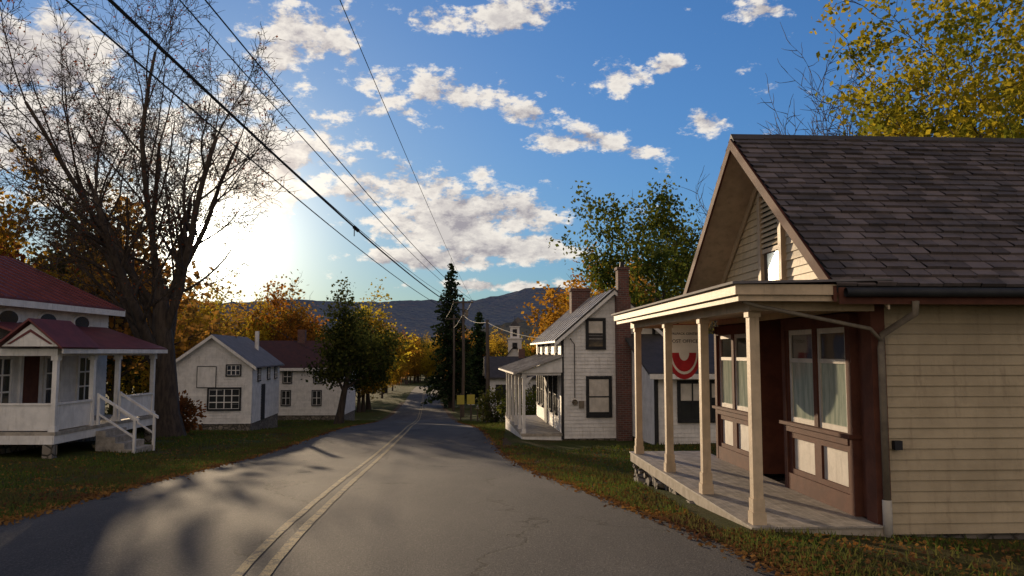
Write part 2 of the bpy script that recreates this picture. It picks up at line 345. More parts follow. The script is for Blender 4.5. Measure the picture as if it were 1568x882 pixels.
# ------------------------------------------------------------------ trees
def grow(mb,tips,rng,pos,d,length,rad,lvl,P):
    nseg=P['seg'][min(lvl,len(P['seg'])-1)]; pts=[pos.copy()]; rads=[rad]; dd=d.copy()
    end=rad*P.get('taper',.45)
    for i in range(nseg):
        w=P['wob'][min(lvl,len(P['wob'])-1)]
        dd=(dd+Vector((rng.gauss(0,w),rng.gauss(0,w),rng.gauss(0,w)+P['up'][min(lvl,len(P['up'])-1)]))).normalized()
        pts.append(pts[-1]+dd*(length/nseg)); rads.append(rad+(end-rad)*(i+1)/nseg)
    if lvl==0: rads[0]*=1.35
    mb.tube(pts,rads,8 if lvl==0 else 6 if lvl==1 else (4 if lvl==2 else 3))
    if lvl>=P['levels']-1:
        tips.append(pts[-1]); tips.append(pts[len(pts)//2]); return
    nchild=P['n'][lvl]
    for c in range(nchild):
        t=P['start'][lvl]+(1-P['start'][lvl])*(c+rng.random())/nchild
        if c==nchild-1: t=1.0
        f=t*nseg; i=min(int(f),nseg-1); p=pts[i].lerp(pts[i+1],f-i); r=rads[i]+(rads[i+1]-rads[i])*(f-i)
        ax=(pts[i+1]-pts[i]).normalized(); az=c*2.399+rng.uniform(-.5,.5)
        s=ax.cross(Vector((0,0,1)) if abs(ax.z)<.95 else Vector((1,0,0))).normalized(); s.rotate(Matrix.Rotation(az,3,ax))
        ang=math.radians(rng.uniform(*P['ang'][lvl])) * (.35 if t==1.0 else 1)
        nd_=(ax*math.cos(ang)+s*math.sin(ang)).normalized()
        L=length*P['len'][lvl]*rng.uniform(.75,1.15)*(1-.35*(t-P['start'][lvl]) if t<1 else .9)
        grow(mb,tips,rng,p,nd_,L,max(r*P['rr'][lvl]*rng.uniform(.8,1.05),P.get('rmin',.008)),lvl+1,P)
def mktree(name,loc,P,seed,L0,r0,leafm=None,per=10,spread=.35,size=.15,tilt=(0,0),barkm=bark,link=True,keep=.88,rz=0):
    rng=random.Random(seed); mb=MB(); tips=[]
    grow(mb,tips,rng,Vector((0,0,-.3)),Vector((tilt[0],tilt[1],1)).normalized(),L0,r0,0,P)
    if rz=='open':   # turn the tree so the low sun shines through one of its gaps
        V=np.array(mb.v); best=None
        for a in np.linspace(-.9,.9,61):
            c,s=math.cos(a),math.sin(a); W_=np.stack([V[:,0]*c-V[:,1]*s+loc[0],V[:,0]*s+V[:,1]*c+loc[1],V[:,2]+loc[2]],1)
            W_/=np.linalg.norm(W_,axis=1)[:,None]; q=W_@np.array(SD); cost=(q>math.cos(math.radians(1.3))).sum()+.35*(q>math.cos(math.radians(2.4))).sum()
            if best is None or cost<best[0]: best=(cost,a)
        rz=float(best[1]); print('tree rz',best)
    bm=mb.mesh(name+'_branches',barkm,True); lm=None
    if leafm:
        r=np.random.RandomState(seed+1); T=np.array([tuple(t) for t in tips]); T=T[r.rand(len(T))<keep]
        C=np.repeat(T,per,0)+r.normal(size=(len(T)*per,3))*spread*np.array([1,1,.7])
        lm=leafcloud(name+'_leaves',C,size,leafm,seed=seed,link=False)
    if not link: return bm,lm
    e=empty(name,loc,rz); o=bpy.data.objects.new('branches',bm); sc.collection.objects.link(o); o.parent=e
    if lm: o=bpy.data.objects.new('leaves',lm); sc.collection.objects.link(o); o.parent=e
    return e
gz=lambda x,y: float(height(x,y))
PB=dict(levels=6,seg=[5,8,6,5,4,3],wob=[.03,.06,.09,.12,.15,.2],up=[.02,.08,.05,.03,.0,.0],n=[9,8,6,6,5],start=[.35,.2,.2,.2,.15],ang=[(15,45),(22,48),(28,55),(30,60),(30,65)],len=[1.55,.50,.58,.55,.55],rr=[.52,.5,.52,.55,.6],rmin=.012,taper=.4)
mktree('bare_maple_tree',(-13.1,30,gz(-13.1,30)),PB,11,6.0,.62,leafm=L_rust,per=1,spread=.1,size=.09,keep=.16,tilt=(-.02,0),rz='open')
PL=dict(levels=5,seg=[4,5,4,3,3],wob=[.04,.1,.14,.17,.2],up=[.02,.06,.03,.0,.0],n=[8,6,5,4],start=[.35,.25,.2,.2],ang=[(35,65),(30,60),(30,60),(30,60)],len=[.62,.55,.55,.5],rr=[.5,.5,.5,.5],rmin=.012,taper=.35)
mktree('leafy_green_tree',(8.3,45,gz(8.3,45)),PL,21,8.5,.28,leafm=L_green,per=9,spread=.36,size=.24)
PBs=dict(PB,levels=5,n=[8,6,6,5])
mktree('bare_tree',(12.6,47,gz(12,47)),PBs,33,5,.22)
mktree('bare_tree',(11.6,26,gz(12,26)),dict(PBs,rmin=.014),36,4.6,.16)
mktree('bare_tree',(13.2,28,gz(10,30)),dict(PBs,rmin=.014),39,5.0,.16)
mktree('yellow_green_locust_tree',(13.6,19.5,gz(13,19)),dict(PL,ang=[(35,75),(30,60),(30,60),(30,60)]),44,8.2,.25,leafm=L_yg,per=16,spread=.28,size=.15)
mktree('yellow_green_locust_tree',(17.5,24,gz(17,24)),PL,47,10,.3,leafm=L_yg,per=11,spread=.38,size=.2)
mktree('crooked_roadside_tree',(-11.2,51,gz(-11.3,51)),dict(PL,n=[7,6,5,4],ang=[(25,55),(30,60),(30,60),(30,60)]),57,4.6,.30,leafm=L_dark,per=6,spread=.33,size=.22,tilt=(.10,0))
def spruce(name,loc,H,Rb,seed):
    rng=random.Random(seed); mb=MB(); mb.tube([Vector((0,0,-.3)),Vector((0,0,H*.5)),Vector((0,0,H))],[H*.016,H*.009,.02],7); C=[]
    z=H*.10
    while z<H*.985:
        f=(1-z/H); R=Rb*(f**.85)*rng.uniform(.6,1.15)+.15
        for k in range(8):
            a=rng.uniform(0,6.28); r=R*rng.uniform(.6,1.2); tip=Vector((math.cos(a)*r,math.sin(a)*r,z-r*.28)); mb.tube([Vector((0,0,z)),tip],[.04,.01],3)
            m=max(3,int(r*12))
            for j in range(m):
                t=(j+rng.random())/m; w=.25*(1-t)*r*.5+.08
                C.append((tip.x*t+rng.gauss(0,w),tip.y*t+rng.gauss(0,w),z+(tip.z-z)*t-abs(rng.gauss(0,.2))))
        z+=H*.024
    e=empty(name,loc); mb.obj('trunk',bark,e); leafcloud('needles',C,.42,L_spruce,e,seed); return e
spruce('spruce_tree',(-7.9,101,gz(-7.3,100)),19.2,4.8,5)
spruce('spruce_tree',(-5.0,118,gz(-5,118)),14.0,3.6,9)
PW=dict(levels=4,seg=[4,4,3,3],wob=[.04,.1,.15,.2],up=[.02,.07,.03,.0],n=[9,7,6],start=[.2,.2,.2],ang=[(30,60),(30,60),(30,60)],len=[.55,.55,.5],rr=[.5,.5,.5],rmin=.02,taper=.35)
protos={}
for nm,lm,sd in(('gold',L_gold,1),('green',L_dark,2),('orange',L_orange,3),('rust',L_rust,4)):
    protos[nm]=[mktree('wood_'+nm,None,PW,60+sd*7+j,7.5,.22,leafm=lm,per=8 if nm!='rust' else 5,spread=.5,size=.34,link=False) for j in range(2)]
PWb=dict(PB,levels=5,rmin=.02,n=[6,6,5,4])
protos['bare']=[mktree('wood_bare',None,PWb,90,4.8,.2,link=False)]
def plant(par,kind,x,y,s,rng):
    p=rng.choice(protos[kind])
    rz=rng.uniform(0,6.28); sx=s*rng.uniform(.85,1.2)
    for me_,n_ in zip(p,('branches','leaves')):
        if me_ is None: continue
        o=bpy.data.objects.new(n_,me_); sc.collection.objects.link(o); o.parent=par; o.location=(x,y,gz(x,y)); o.scale=(sx,sx,s); o.rotation_euler=(0,0,rz)
rng=random.Random(17)
def wood(name,specs):
    e=empty(name)
    for (n,px0,px1,y0,y1,t0,t1,kinds) in specs:
        for i in range(n):
            y=rng.uniform(y0,y1); x=rng.uniform(px0,px1)*y; H=rng.uniform(t0,t1)
            if abs(x-float(xc(y)))<6.3 and y<216: continue
            plant(e,rng.choice(kinds),x,y,H/11.0,rng)
    return e
wood('autumn_woodland',[
 (14,-.72,-.50,44,62,9,13,['rust','rust','gold','bare','green']),
 (12,-.85,-.66,30,45,10,14,['rust','gold','bare']),
 (26,-.50,-.24,70,100,8,11,['gold','gold','orange','bare','gold']),
 (24,-.60,-.20,100,150,10,13,['gold','orange','green','gold','bare']),
 (7,-.195,-.155,78,105,8,12.0,['green','gold','gold']),
 (9,-.17,-.148,110,170,8,12.0,['green','orange','gold']),
 (26,-.165,-.045,218,262,9,13,['green','gold','gold','orange','gold']),
 (16,-.085,-.02,125,210,8,11,['green','gold','orange']),
 (22,-.22,0.05,262,330,11,15,['green','gold','gold','orange']),
 (8,-.03,.03,150,190,9,11,['green','gold']),
 (18,.05,.16,85,140,11,17,['orange','orange','gold','orange']),
 (14,.10,.45,60,95,9,13,['green','gold','orange','bare']),
 (20,.25,1.0,34,60,7,11,['green','gold','bare']),
 (20,-1.6,-.8,30,80,9,14,['gold','rust','green']),
 (36,-.6,.6,330,600,12,18,['gold','green','orange'])])
def shrub(name,x,y,h,w,lm,seed):
    r=np.random.RandomState(seed); n=1500; p=r.normal(size=(n,3)); p/=np.linalg.norm(p,axis=1)[:,None]; p*=(r.rand(n)**.35)[:,None]*np.array([w,w,h*.55]); p*= (1+.25*np.sin(p[:,:1]*7)*np.cos(p[:,1:2]*6)); p[:,2]+=h*.5
    e=empty(name,(x,y,gz(x,y))); mb=MB(); rr=random.Random(seed)
    for i in range(9):
        a=rr.uniform(0,6.28); mb.tube([Vector((0,0,-.1)),Vector((math.cos(a)*w*.4,math.sin(a)*w*.4,h*.55)),Vector((math.cos(a)*w*.7,math.sin(a)*w*.7,h*.9))],[.03,.02,.008],4)
    mb.obj('stems',bark,e); leafcloud('leaves',p,.16,lm,e,seed)
shrub('roadside_shrub',-1.0,46,2.0,1.1,L_dark,3); shrub('roadside_shrub',0.6,43,1.7,1.3,L_green,4); shrub('roadside_shrub',-13.3,31.3,1.5,1.0,L_rust,5); shrub('roadside_shrub',-15.0,31.5,1.5,1.2,L_dark,6); shrub('roadside_shrub',1.6,52,2.6,1.8,L_dark,7)

# ------------------------------------------------------------------ POST OFFICE
g=Group('post_office_building',(3.68,8,0),math.atan(.053))
X=(1,0);Y=(0,1);NX=(-1,0);NY=(0,-1)
ez=.58; rdg=2.84; wy=5.0; sl=(rdg-ez)/2.9; LEN=10.5
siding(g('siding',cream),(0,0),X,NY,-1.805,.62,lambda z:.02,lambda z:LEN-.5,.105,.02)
siding(g('gable_siding',cream_sunlit),(0,0),(0,1),NX,.45,rdg+.0,lambda z:max(.03,(z-.9)/sl+.03),lambda z:min(wy,wy-(z-.9)/sl-.03),.105,.02)
g('siding',cream).box(LEN-.52,LEN-.5,0,wy,-1.9,.6); g('siding',cream).box(0.05,LEN-.5,wy,wy+.02,-1.9,.6)
rf=g('roof_deck',darktrim)
for s in(0,1):
    y0=-.4 if s==0 else 5.4
    rf.prism([(-.55,y0,ez),(-.55,2.5,rdg),(-.55,2.5,rdg+.07),(-.55,y0,ez+.07)],(LEN+.6,0,0))
sn=math.sqrt(2.9**2+(rdg-ez)**2)
shingles(g('roof_slates',slate),(-.57,-.42,ez+.07),(1,0,0),(0,2.9,rdg-ez),LEN+.6,sn)
shingles(g('roof_slates',slate),(-.57,5.42,ez+.07),(1,0,0),(0,-2.9,rdg-ez),LEN+.6,sn)
g('ridge_cap',darkroof).prism([(-.57,2.38,rdg-.0),(-.57,2.5,rdg+.13),(-.57,2.62,rdg-.0)],(LEN+.6,0,0))
rb=g('rake_boards',brown); rc=g('rake_inner',creamtrim)
for y0 in(-.4,5.4):
    rb.prism([(-.585,y0,ez-.09),(-.585,2.5,rdg-.09),(-.585,2.5,rdg+.06),(-.585,y0,ez+.06)],(.03,0,0))
    rc.prism([(-.05,y0,ez-.16),(-.05,2.5,rdg-.16),(-.05,2.5,rdg-.005),(-.05,y0,ez-.005)],(.02,0,0))
    (rc if y0>0 else rb).prism([(-.55,y0,ez-.022),(-.55,2.5,rdg-.022),(-.55,2.5,rdg-.003),(-.55,y0,ez-.003)],(.50,0,0))
g('fascia',brown).box(-.54,LEN,-.42,-.4,ez-.11,ez+.05); g('soffit',creamtrim).box(0,LEN,-.4,-.02,ez-.09,ez-.07)
g('gutter',darktrim).tube([Vector((-.5,-.47,ez+.0)),Vector((LEN,-.47,ez+.02))],.045,8)
g('foundation',stone).box(.03,LEN-.55,.03,wy,-2.6,-1.81)
g('foundation_stone',stone).box(-1.2,0,.1,5.7,-2.7,-1.84)
rr_=random.Random(4)
for i in range(60):
    yy=.8+5.0*i/60+rr_.uniform(-.05,.05); s_=rr_.uniform(.05,.12); cx_=-1.26+rr_.uniform(-.08,.04); zz=rr_.uniform(-2.12,-1.9)
    pts_=[(cx_-s_*.5,yy+s_*math.cos(t)*rr_.uniform(.8,1.1),zz+s_*.7*math.sin(t)) for t in [k_*math.pi/3.5 for k_ in range(7)]]
    g('loose_stones',stone).prism(pts_,(s_,0,0))
g('porch_slab',concrete).box(-1.33,-.02,-.1,5.8,-1.86,-1.722)
for i in range(14):
    g('porch_floor',floorm).box(-1.345+i*.0942,-1.345+i*.0942+.091,-.12,5.82,-1.72,-1.70)
tr=g('porch_frame',creamtrim)
for y in(.05,1.75,3.5,5.55):
    tr.box(-1.28,-1.18,y-.05,y+.05,-1.58,.36); tr.box(-1.30,-1.16,y-.07,y+.07,-1.70,-1.58); tr.box(-1.295,-1.165,y-.065,y+.065,.36,.42)
    tr.box(-1.29,-1.17,y-.06,y+.06,-1.58,-1.45)
tr.box(-1.31,-1.15,-.1,5.75,.42,.56); tr.box(-1.15,-.02,-.08,.0,.42,.56); tr.box(-1.15,-.02,5.6,5.72,.42,.56)
tr.box(-1.15,-.02,0,5.6,.53,.555)
pf=g('porch_fascia',creamtrim)
pf.box(-1.55,-1.52,-.39,6.03,.56,.66); pf.box(-1.52,-.0,-.39,-.36,.56,.66);pf.box(-1.52,0,6.0,6.03,.56,.66)
pf.box(-1.51,-1.49,-.35,5.99,.50,.56); pf.box(-1.49,0,-.35,-.33,.50,.56)
g('porch_soffit',creamtrim).box(-1.49,-.02,-.33,5.97,.56,.58)
g('porch_roof',grayroof).prism([(-1.59,-.43,.66),(0,-.43,.70),(0,-.43,.72),(-1.59,-.43,.685)],(0,6.50,0))
bw=g('shopfront_backing',brown); bw.box(0,.05,0,2.3,-1.7,.53); bw.box(0,.05,3.2,5.0,-1.7,.53); bw.box(.5,.55,2.2,3.3,-1.7,.53); bw.box(.05,.5,2.25,2.3,-1.7,.53); bw.box(.05,.5,3.2,3.25,-1.7,.53)
O=(0,0)
def bay(u0,u1):
    f=g('shopfront_frame',brown); p=g('shopfront_panels',panelw)
    n=2; cwid=(u1-u0)/n
    f.obox(O,Y,NX,u0-.1,u0,0,.09,-1.7,.42); f.obox(O,Y,NX,u1,u1+.1,0,.09,-1.7,.42)
    f.obox(O,Y,NX,u0,u1,0,.10,-.98,-.90); f.obox(O,Y,NX,u0,u1,0,.085,.28,.42); f.obox(O,Y,NX,u0,u1,0,.085,-1.7,-1.5)
    f.obox(O,Y,NX,u0-.12,u1+.12,0,.14,-.90,-.86)
    for i in range(n):
        a=u0+i*cwid; b=a+cwid
        p.obox(O,Y,NX,a+.09,b-.09,0,.03,-1.44,-1.06)
        f.obox(O,Y,NX,a,a+.09,0,.06,-1.5,-.98); f.obox(O,Y,NX,b-.09,b,0,.06,-1.5,-.98); f.obox(O,Y,NX,a+.09,b-.09,0,.06,-1.5,-1.44); f.obox(O,Y,NX,a+.09,b-.09,0,.06,-1.06,-.98)
        w=g('window_sash',panelw); a2,b2=a+.05,b-.05
        w.obox(O,Y,NX,a2,a2+.05,0,.05,-.86,.28); w.obox(O,Y,NX,b2-.05,b2,0,.05,-.86,.28); w.obox(O,Y,NX,a2+.05,b2-.05,0,.05,-.86,-.8); w.obox(O,Y,NX,a2+.05,b2-.05,0,.05,.22,.28); w.obox(O,Y,NX,a2+.05,b2-.05,0,.048,-.12,-.07)
        f.obox(O,Y,NX,a,a2,0,.07,-.86,.28); f.obox(O,Y,NX,b2,b,0,.07,-.86,.28)
        g('curtained_panes',pane).obox(O,Y,NX,a2+.05,b2-.05,.02,.032,-.8,-.12); g('upper_panes',glass).obox(O,Y,NX,a2+.05,b2-.05,.02,.033,-.07,.22)
bay(.42,2.05); bay(3.38,4.85)
d=g('door',brown); OD=(.5,0)
d.obox(OD,Y,NX,2.36,3.14,0,.04,-1.7,.3); g('door_glass',glass).obox(OD,Y,NX,2.48,3.02,.0,.05,-.7,.15); g('door_frame',panelw).obox(OD,Y,NX,2.3,2.36,0,.1,-1.7,.36); g('door_frame',panelw).obox(OD,Y,NX,3.14,3.2,0,.1,-1.7,.36); g('door_handle',metalroof).obox(OD,Y,NX,2.42,2.45,.04,.09,-.8,-.68)
g('corner_board',brown).box(-.045,.03,-.045,.17,-1.70,.5); g('corner_board',brown).box(-.03,.10,-.046,-.02,-1.74,.5)
ly0,ly1=2.20,2.82
gv=g('vent_casing',creamtrim); gv.obox(O,Y,NX,ly0-.1,ly0,0,.08,.95,2.16); gv.obox(O,Y,NX,ly1,ly1+.1,0,.08,.95,2.16); gv.obox(O,Y,NX,ly0-.1,ly1+.1,0,.1,.86,.95)
gv.prism([(-.09,ly0-.1,2.16),(-.09,ly1+.1,2.16),(-.09,(ly0+ly1)/2,2.34)],(.09,0,0)); gv.obox(O,Y,NX,ly0,ly1,0,.06,1.36,1.42)
for i in range(10):
    z=1.44+i*.07; g('vent_louvers',cream_sunlit).prism([(-.02,ly0,z+.06),(-.025,ly0,z+.07),(-.075,ly0,z+.01),(-.07,ly0,z)],(0,ly1-ly0,0))
g('vent_dark',darktrim).obox(O,Y,NX,ly0,ly1,0,.025,1.42,2.16); g('vent_pane',oldglass).obox(O,Y,NX,ly0,ly1,0,.03,.95,1.36)
ds=g('downspout',pipe); ds.tube([Vector((.2,-.45,.5)),Vector((.2,-.43,.38)),Vector((.03,-.12,.18)),Vector((.02,-.11,.05)),Vector((.02,-.11,-1.45))],.035,8)
ds.tube([Vector((-1.45,-.3,.5)),Vector((-1.3,-.26,.46)),Vector((-.1,-.14,.24)),Vector((.02,-.12,.12))],.02,8)
g('downspout_boot',panelw).tube([Vector((.02,-.11,-1.45)),Vector((.02,-.11,-1.85))],.045,8); g('meter_box',darktrim).box(.14,.22,-.08,-.02,-.97,-.88)
g('door_step',stone).box(-1.1,.2,-.7,-.14,-2.0,-1.82)
g.done(smooth=('gutter','downspout','downspout_boot'))
# hanging banner sign
sg=Group('post_office_sign',(2.60,11.9,0),math.radians(-6))
sg('sign_board',signw).box(-.25,.25,-.03,-.01,.0,.42); sg('sign_border',redcloth).box(-.265,.265,-.025,-.005,-.01,.43)
for k_,(rx,rz,mt,dy) in enumerate(((.25,.40,redcloth,0),(.205,.325,signw,-.006),(.18,.285,redcloth,-.012),(.075,.12,signw,-.018))):
    low=[(rx*math.cos(t),-.02+dy,-rz*math.sin(t)+.0) for t in [i*math.pi/14 for i in range(15)]]
    sg('bunting_%d'%k_,mt).prism(low,(0,.02,0))
sg('hooks',darktrim).cyl((-.18,-.02,.42),(-.18,-.02,.54),.006); sg('hooks',darktrim).cyl((.18,-.02,.42),(.18,-.02,.54),.006)
se=sg.done()
for i,t in enumerate(('WALPACK CENTER','POST OFFICE')):
    cu=bpy.data.curves.new('sign_text','FONT'); cu.body=t; cu.size=.072 if i else .05; cu.align_x='CENTER'; cu.extrude=.001; cu.materials.append(letters)
    o=bpy.data.objects.new('sign_text',cu); sc.collection.objects.link(o); o.parent=se; o.location=(0,-.034,.27-i*.12); o.rotation_euler=(math.pi/2,0,0)

# ------------------------------------------------------------------ WHITE HOUSE
g=Group('white_clapboard_house',(1.77,28,0),math.atan(.08)); W=3.74;H0=.58;HP=2.2;D=8.0; sl=(HP-H0)/(W/2)
siding(g('siding',white),(0,0),X,NY,-3.02,HP,lambda z:max(0,(z-H0)/sl),lambda z:min(W,W-(z-H0)/sl),.13,.022)
siding(g('siding',white),(0,0),Y,NX,-3.02,H0,lambda z:0,lambda z:D,.13)
g('siding',white).box(W-.02,W,0,D,-3.1,H0); g('siding',white).prism([(0,D,-3.1),(W,D,-3.1),(W,D,H0),(W/2,D,HP),(0,D,H0)],(0,.02,0))
g('foundation',stone).box(.03,W-.03,.03,D-.03,-4.6,-3.02)
rf=g('roof',metalroof); ov=.28
for s in(-1,1):
    xe=W/2+s*(W/2+ov); ze=H0-ov*sl
    rf.prism([(xe,-.25,ze+.02),(W/2,-.25,HP+.02),(W/2,-.25,HP+.08),(xe,-.25,ze+.08)],(0,D+.5,0))
    g('rake_trim',white).prism([(xe,-.28,ze-.12),(W/2,-.28,HP-.12),(W/2,-.28,HP+.03),(xe,-.28,ze+.03)],(0,.03,0))
    g('rake_edge',darktrim).prism([(xe,-.29,ze+.03),(W/2,-.29,HP+.03),(W/2,-.29,HP+.10),(xe,-.29,ze+.10)],(0,.04,0))
    for k in range(11):
        yy=-.2+k*.8
        if yy<D+.2: rf.prism([(xe,yy,ze+.08),(W/2,yy,HP+.08),(W/2,yy,HP+.12),(xe,yy,ze+.12)],(0,.03,0))
dt=g('corner_boards',darktrim); dt.box(-.03,.07,-.035,-.001,-3.05,H0-.1); dt.box(W-.07,W+.03,-.035,-.001,-3.05,H0-.1)
window(g,(0,0),X,NY,.95,1.50,.2,1.15,1,2,darktrim,blind=.5); window(g,(0,0),X,NY,.95,1.70,-2.2,-.92,1,2,darktrim,blind=.92); window(g,(0,0),X,NY,2.85,3.3,.2,.95,1,2,darktrim,blind=.5)
for u in(1.2,2.6,5.4,6.8): window(g,(0,0),Y,NX,u,u+.7,-2.2,-.9,2,2,darktrim)
g('front_door',darktrim).obox((0,0),Y,NX,4.0,4.85,0,.05,-2.85,-.85)
for u in(1.5,3.5,5.5,7.2): window(g,(0,0),Y,NX,u-.4,u,.0,.35,2,1,darktrim)
ch=g('chimney',brick); ch.box(1.93,2.42,-.42,-.0,-4,2.0); ch.box(1.98,2.37,-.38,.02,2.0,2.95); ch.box(1.94,2.41,-.42,.06,2.95,3.05); ch.box(1.15,1.95,5.0,5.6,1.2,2.6); ch.box(1.1,2.0,4.95,5.65,2.6,2.72)
g('chimney_pots',darktrim).cyl((2.17,-.18,3.05),(2.17,-.18,3.25),.09,.07)
g('porch_floor',floorm).box(-1.45,-.0,-.05,D,-2.93,-2.83); g('porch_skirt',white).box(-1.43,-1.40,0,D,-3.9,-2.93); g('porch_skirt',white).box(-1.4,0,-.03,0,-3.6,-2.93)
for yy in(.08,1.7,3.3,4.9,6.5,7.9):
    p=g('porch_posts',white); p.box(-1.40,-1.30,yy-.05,yy+.05,-2.7,-.9); p.box(-1.43,-1.27,yy-.08,yy+.08,-.9,-.80); p.box(-1.42,-1.28,yy-.07,yy+.07,-2.83,-2.7)
    p.prism([(-1.30,yy-.02,-1.15),(-1.30,yy-.02,-.9),(-1.0,yy-.02,-.82)],(0,.04,0))
g('porch_beam',white).box(-1.42,-1.28,0,D,-.80,-.66); g('porch_beam',white).box(-1.28,0,-.02,.06,-.80,-.66)
pr=g('porch_roof',metalroof); pr.prism([(-1.75,-.25,-.76),(0,-.25,-.14),(0,-.25,-.09),(-1.75,-.25,-.70)],(0,D+.4,0))
for k in range(14): pr.prism([(-1.75,-.2+k*.6,-.70),(0,-.2+k*.6,-.09),(0,-.2+k*.6,-.05),(-1.75,-.2+k*.6,-.66)],(0,.03,0))
g('porch_gable',white).prism([(-1.6,-.1,-.72),(0,-.1,-.70),(0,-.1,-.16)],(0,.03,0))
g('meter',pipe).cyl((.45,-.12,-1.75),(.45,-.02,-1.75),.1); g('meter',pipe).box(.6,.78,-.1,-.02,-1.95,-1.7); g('conduit',darktrim).tube([Vector((.45,-.06,-1.6)),Vector((.45,-.06,.3)),Vector((.3,-.06,.5))],.015,6)
siding(g('siding',white),(2.45,-3.4),X,NY,-2.9,-.62,lambda z:0,lambda z:5.0,.13)
siding(g('siding',white),(2.45,-3.4),Y,NX,-2.9,.5,lambda z:max(0,(z+.62)/.35),lambda z:3.4,.13)
g('foundation',stone).box(2.5,7.4,-3.37,0,-4,-2.9)
g('wing_roof',darkroof).prism([(2.2,-3.75,-.72),(2.2,0,.6),(2.2,0,.68),(2.2,-3.75,-.64)],(5.6,0,0)); g('wing_trim',white).box(2.2,7.8,-3.78,-3.75,-.82,-.66)
dt.box(2.42,2.55,-3.44,-3.425,-3.0,-.7)
window(g,(2.45,-3.4),X,NY,.8,1.6,-2.1,-.95,2,2,darktrim,glass,blind=.5); window(g,(2.45,-3.4),X,NY,1.8,2.5,-2.1,-.95,2,2,darktrim,glass,blind=.4)
g.done()

# ------------------------------------------------------------------ BARN
g=Group('white_barn',(-17.3,40,0),math.atan(.1)); W=4.0;H0=-.62;HP=.85;D=7.2; sl=(HP-H0)/(W/2)
siding(g('siding',white),(0,0),X,NY,-3.6,HP,lambda z:max(0,(z-H0)/sl),lambda z:min(W,W-(z-H0)/sl),.14,.024)
siding(g('siding',white),(W,0),Y,X,-3.6,H0,lambda z:0,lambda z:D,.14)
siding(g('siding',white),(0,0),Y,NX,-3.6,H0,lambda z:0,lambda z:D,.14)
g('foundation',stone).box(.04,W-.04,.04,D,-5,-3.6)
for s in(-1,1):
    xe=W/2+s*(W/2+.25); ze=H0-.25*sl
    g('roof',grayroof).prism([(xe,-.25,ze+.02),(W/2,-.25,HP+.02),(W/2,-.25,HP+.09),(xe,-.25,ze+.09)],(0,D+.5,0))
    g('rake_trim',white).prism([(xe,-.28,ze-.10),(W/2,-.28,HP-.1),(W/2,-.28,HP+.07),(xe,-.28,ze+.07)],(0,.03,0))
window(g,(0,0),X,NY,1.9,3.4,-2.85,-1.85,4,3,darktrim,sash=white); window(g,(0,0),X,NY,2.75,3.4,-1.15,-.65,3,2,darktrim,cw=.06,sash=white)
hd=g('loft_door',white); hd.obox((0,0),X,NY,1.3,2.2,.0,.05,-1.75,-.72); ht=g('loft_door_trim',darktrim)
for a in((1.27,1.3,-1.78,-.69),(2.2,2.23,-1.78,-.69),(1.3,2.2,-1.78,-1.75),(1.3,2.2,-.72,-.69)): ht.obox((0,0),X,NY,a[0],a[1],0,.06,a[2],a[3])
for u in(1.2,3.6,5.6): window(g,(W,0),Y,X,u,u+.6,-1.45,-.85,2,2,darktrim,cw=.06,sash=white)
g('side_door',darktrim).obox((W,0),Y,X,2.2,3.1,0,.04,-3.6,-1.7); g('flue',white).cyl((3.0,5.5,-.1),(3.0,5.5,1.25),.12)
g.done()
g=Group('white_farmhouse',(-21,62,0),0.04); W=7.7; D=6
siding(g('siding',white),(0,0),X,NY,-4.9,-1.1,lambda z:0,lambda z:W,.16)
siding(g('siding',white),(W,0),Y,X,-4.9,.85,lambda z:max(0,(z+1.1)/.66),lambda z:min(D,D-(z+1.1)/.66),.16)
g('foundation',stone).box(.04,W-.04,.04,D,-6.5,-4.9)
for s in(0,1):
    y0=-.3 if s==0 else D+.3
    g('roof',redroof).prism([(-.3,y0,-1.28),(-.3,D/2,.9),(-.3,D/2,1.0),(-.3,y0,-1.18)],(W+.6,0,0))
g('eave_trim',white).box(-.3,W+.3,-.33,-.3,-1.42,-1.2)
for px in(3.0,5.4): window(g,(0,0),X,NY,px,px+.62,-2.35,-1.4,2,2,darktrim,cw=.07,sash=white)
for px in(2.9,5.3,.8): window(g,(0,0),X,NY,px,px+.65,-4.1,-3.0,2,2,darktrim,cw=.07,sash=white)
g('chimney',brick).box(3.4,4.0,2.7,3.3,.5,1.9)
g.done()
# ------------------------------------------------------------------ left porch house
g=Group('porch_house',(-13.55,20,0),0); D=6.3
siding(g('siding',white),(0,0),Y,X,-2.1,1.55,lambda z:0,lambda z:D,.13)
siding(g('siding',white),(-7,0),X,NY,-2.1,3.1,lambda z:max(0,(z-1.55)/.45),lambda z:min(7,7-(z-1.55)/.45),.13)
siding(g('siding',white),(-7,D),X,Y,-2.1,3.1,lambda z:max(0,(z-1.55)/.45),lambda z:min(7,7-(z-1.55)/.45),.13)
g('foundation',stone).box(-6.95,-.05,.05,D-.05,-4,-2.1)
for s in(0,1):
    xe=.4 if s==0 else -7.4; ze=1.55-.4*.45
    g('roof',redmetal).prism([(xe,-.3,ze+.02),(-3.5,-.3,3.15),(-3.5,-.3,3.22),(xe,-.3,ze+.09)],(0,D+.6,0))
    for k in range(14): g('roof',redmetal).prism([(xe,-.28+k*.5,ze+.09),(-3.5,-.28+k*.5,3.22),(-3.5,-.28+k*.5,3.26),(xe,-.28+k*.5,ze+.13)],(0,.03,0))
    g('rake_trim',white).prism([(xe,-.33,ze-.14),(-3.5,-.33,3.0),(-3.5,-.33,3.2),(xe,-.33,ze+.08)],(0,.03,0)); g('rake_trim',white).prism([(xe,D+.3,ze-.14),(-3.5,D+.3,3.0),(-3.5,D+.3,3.2),(xe,D+.3,ze+.08)],(0,.03,0))
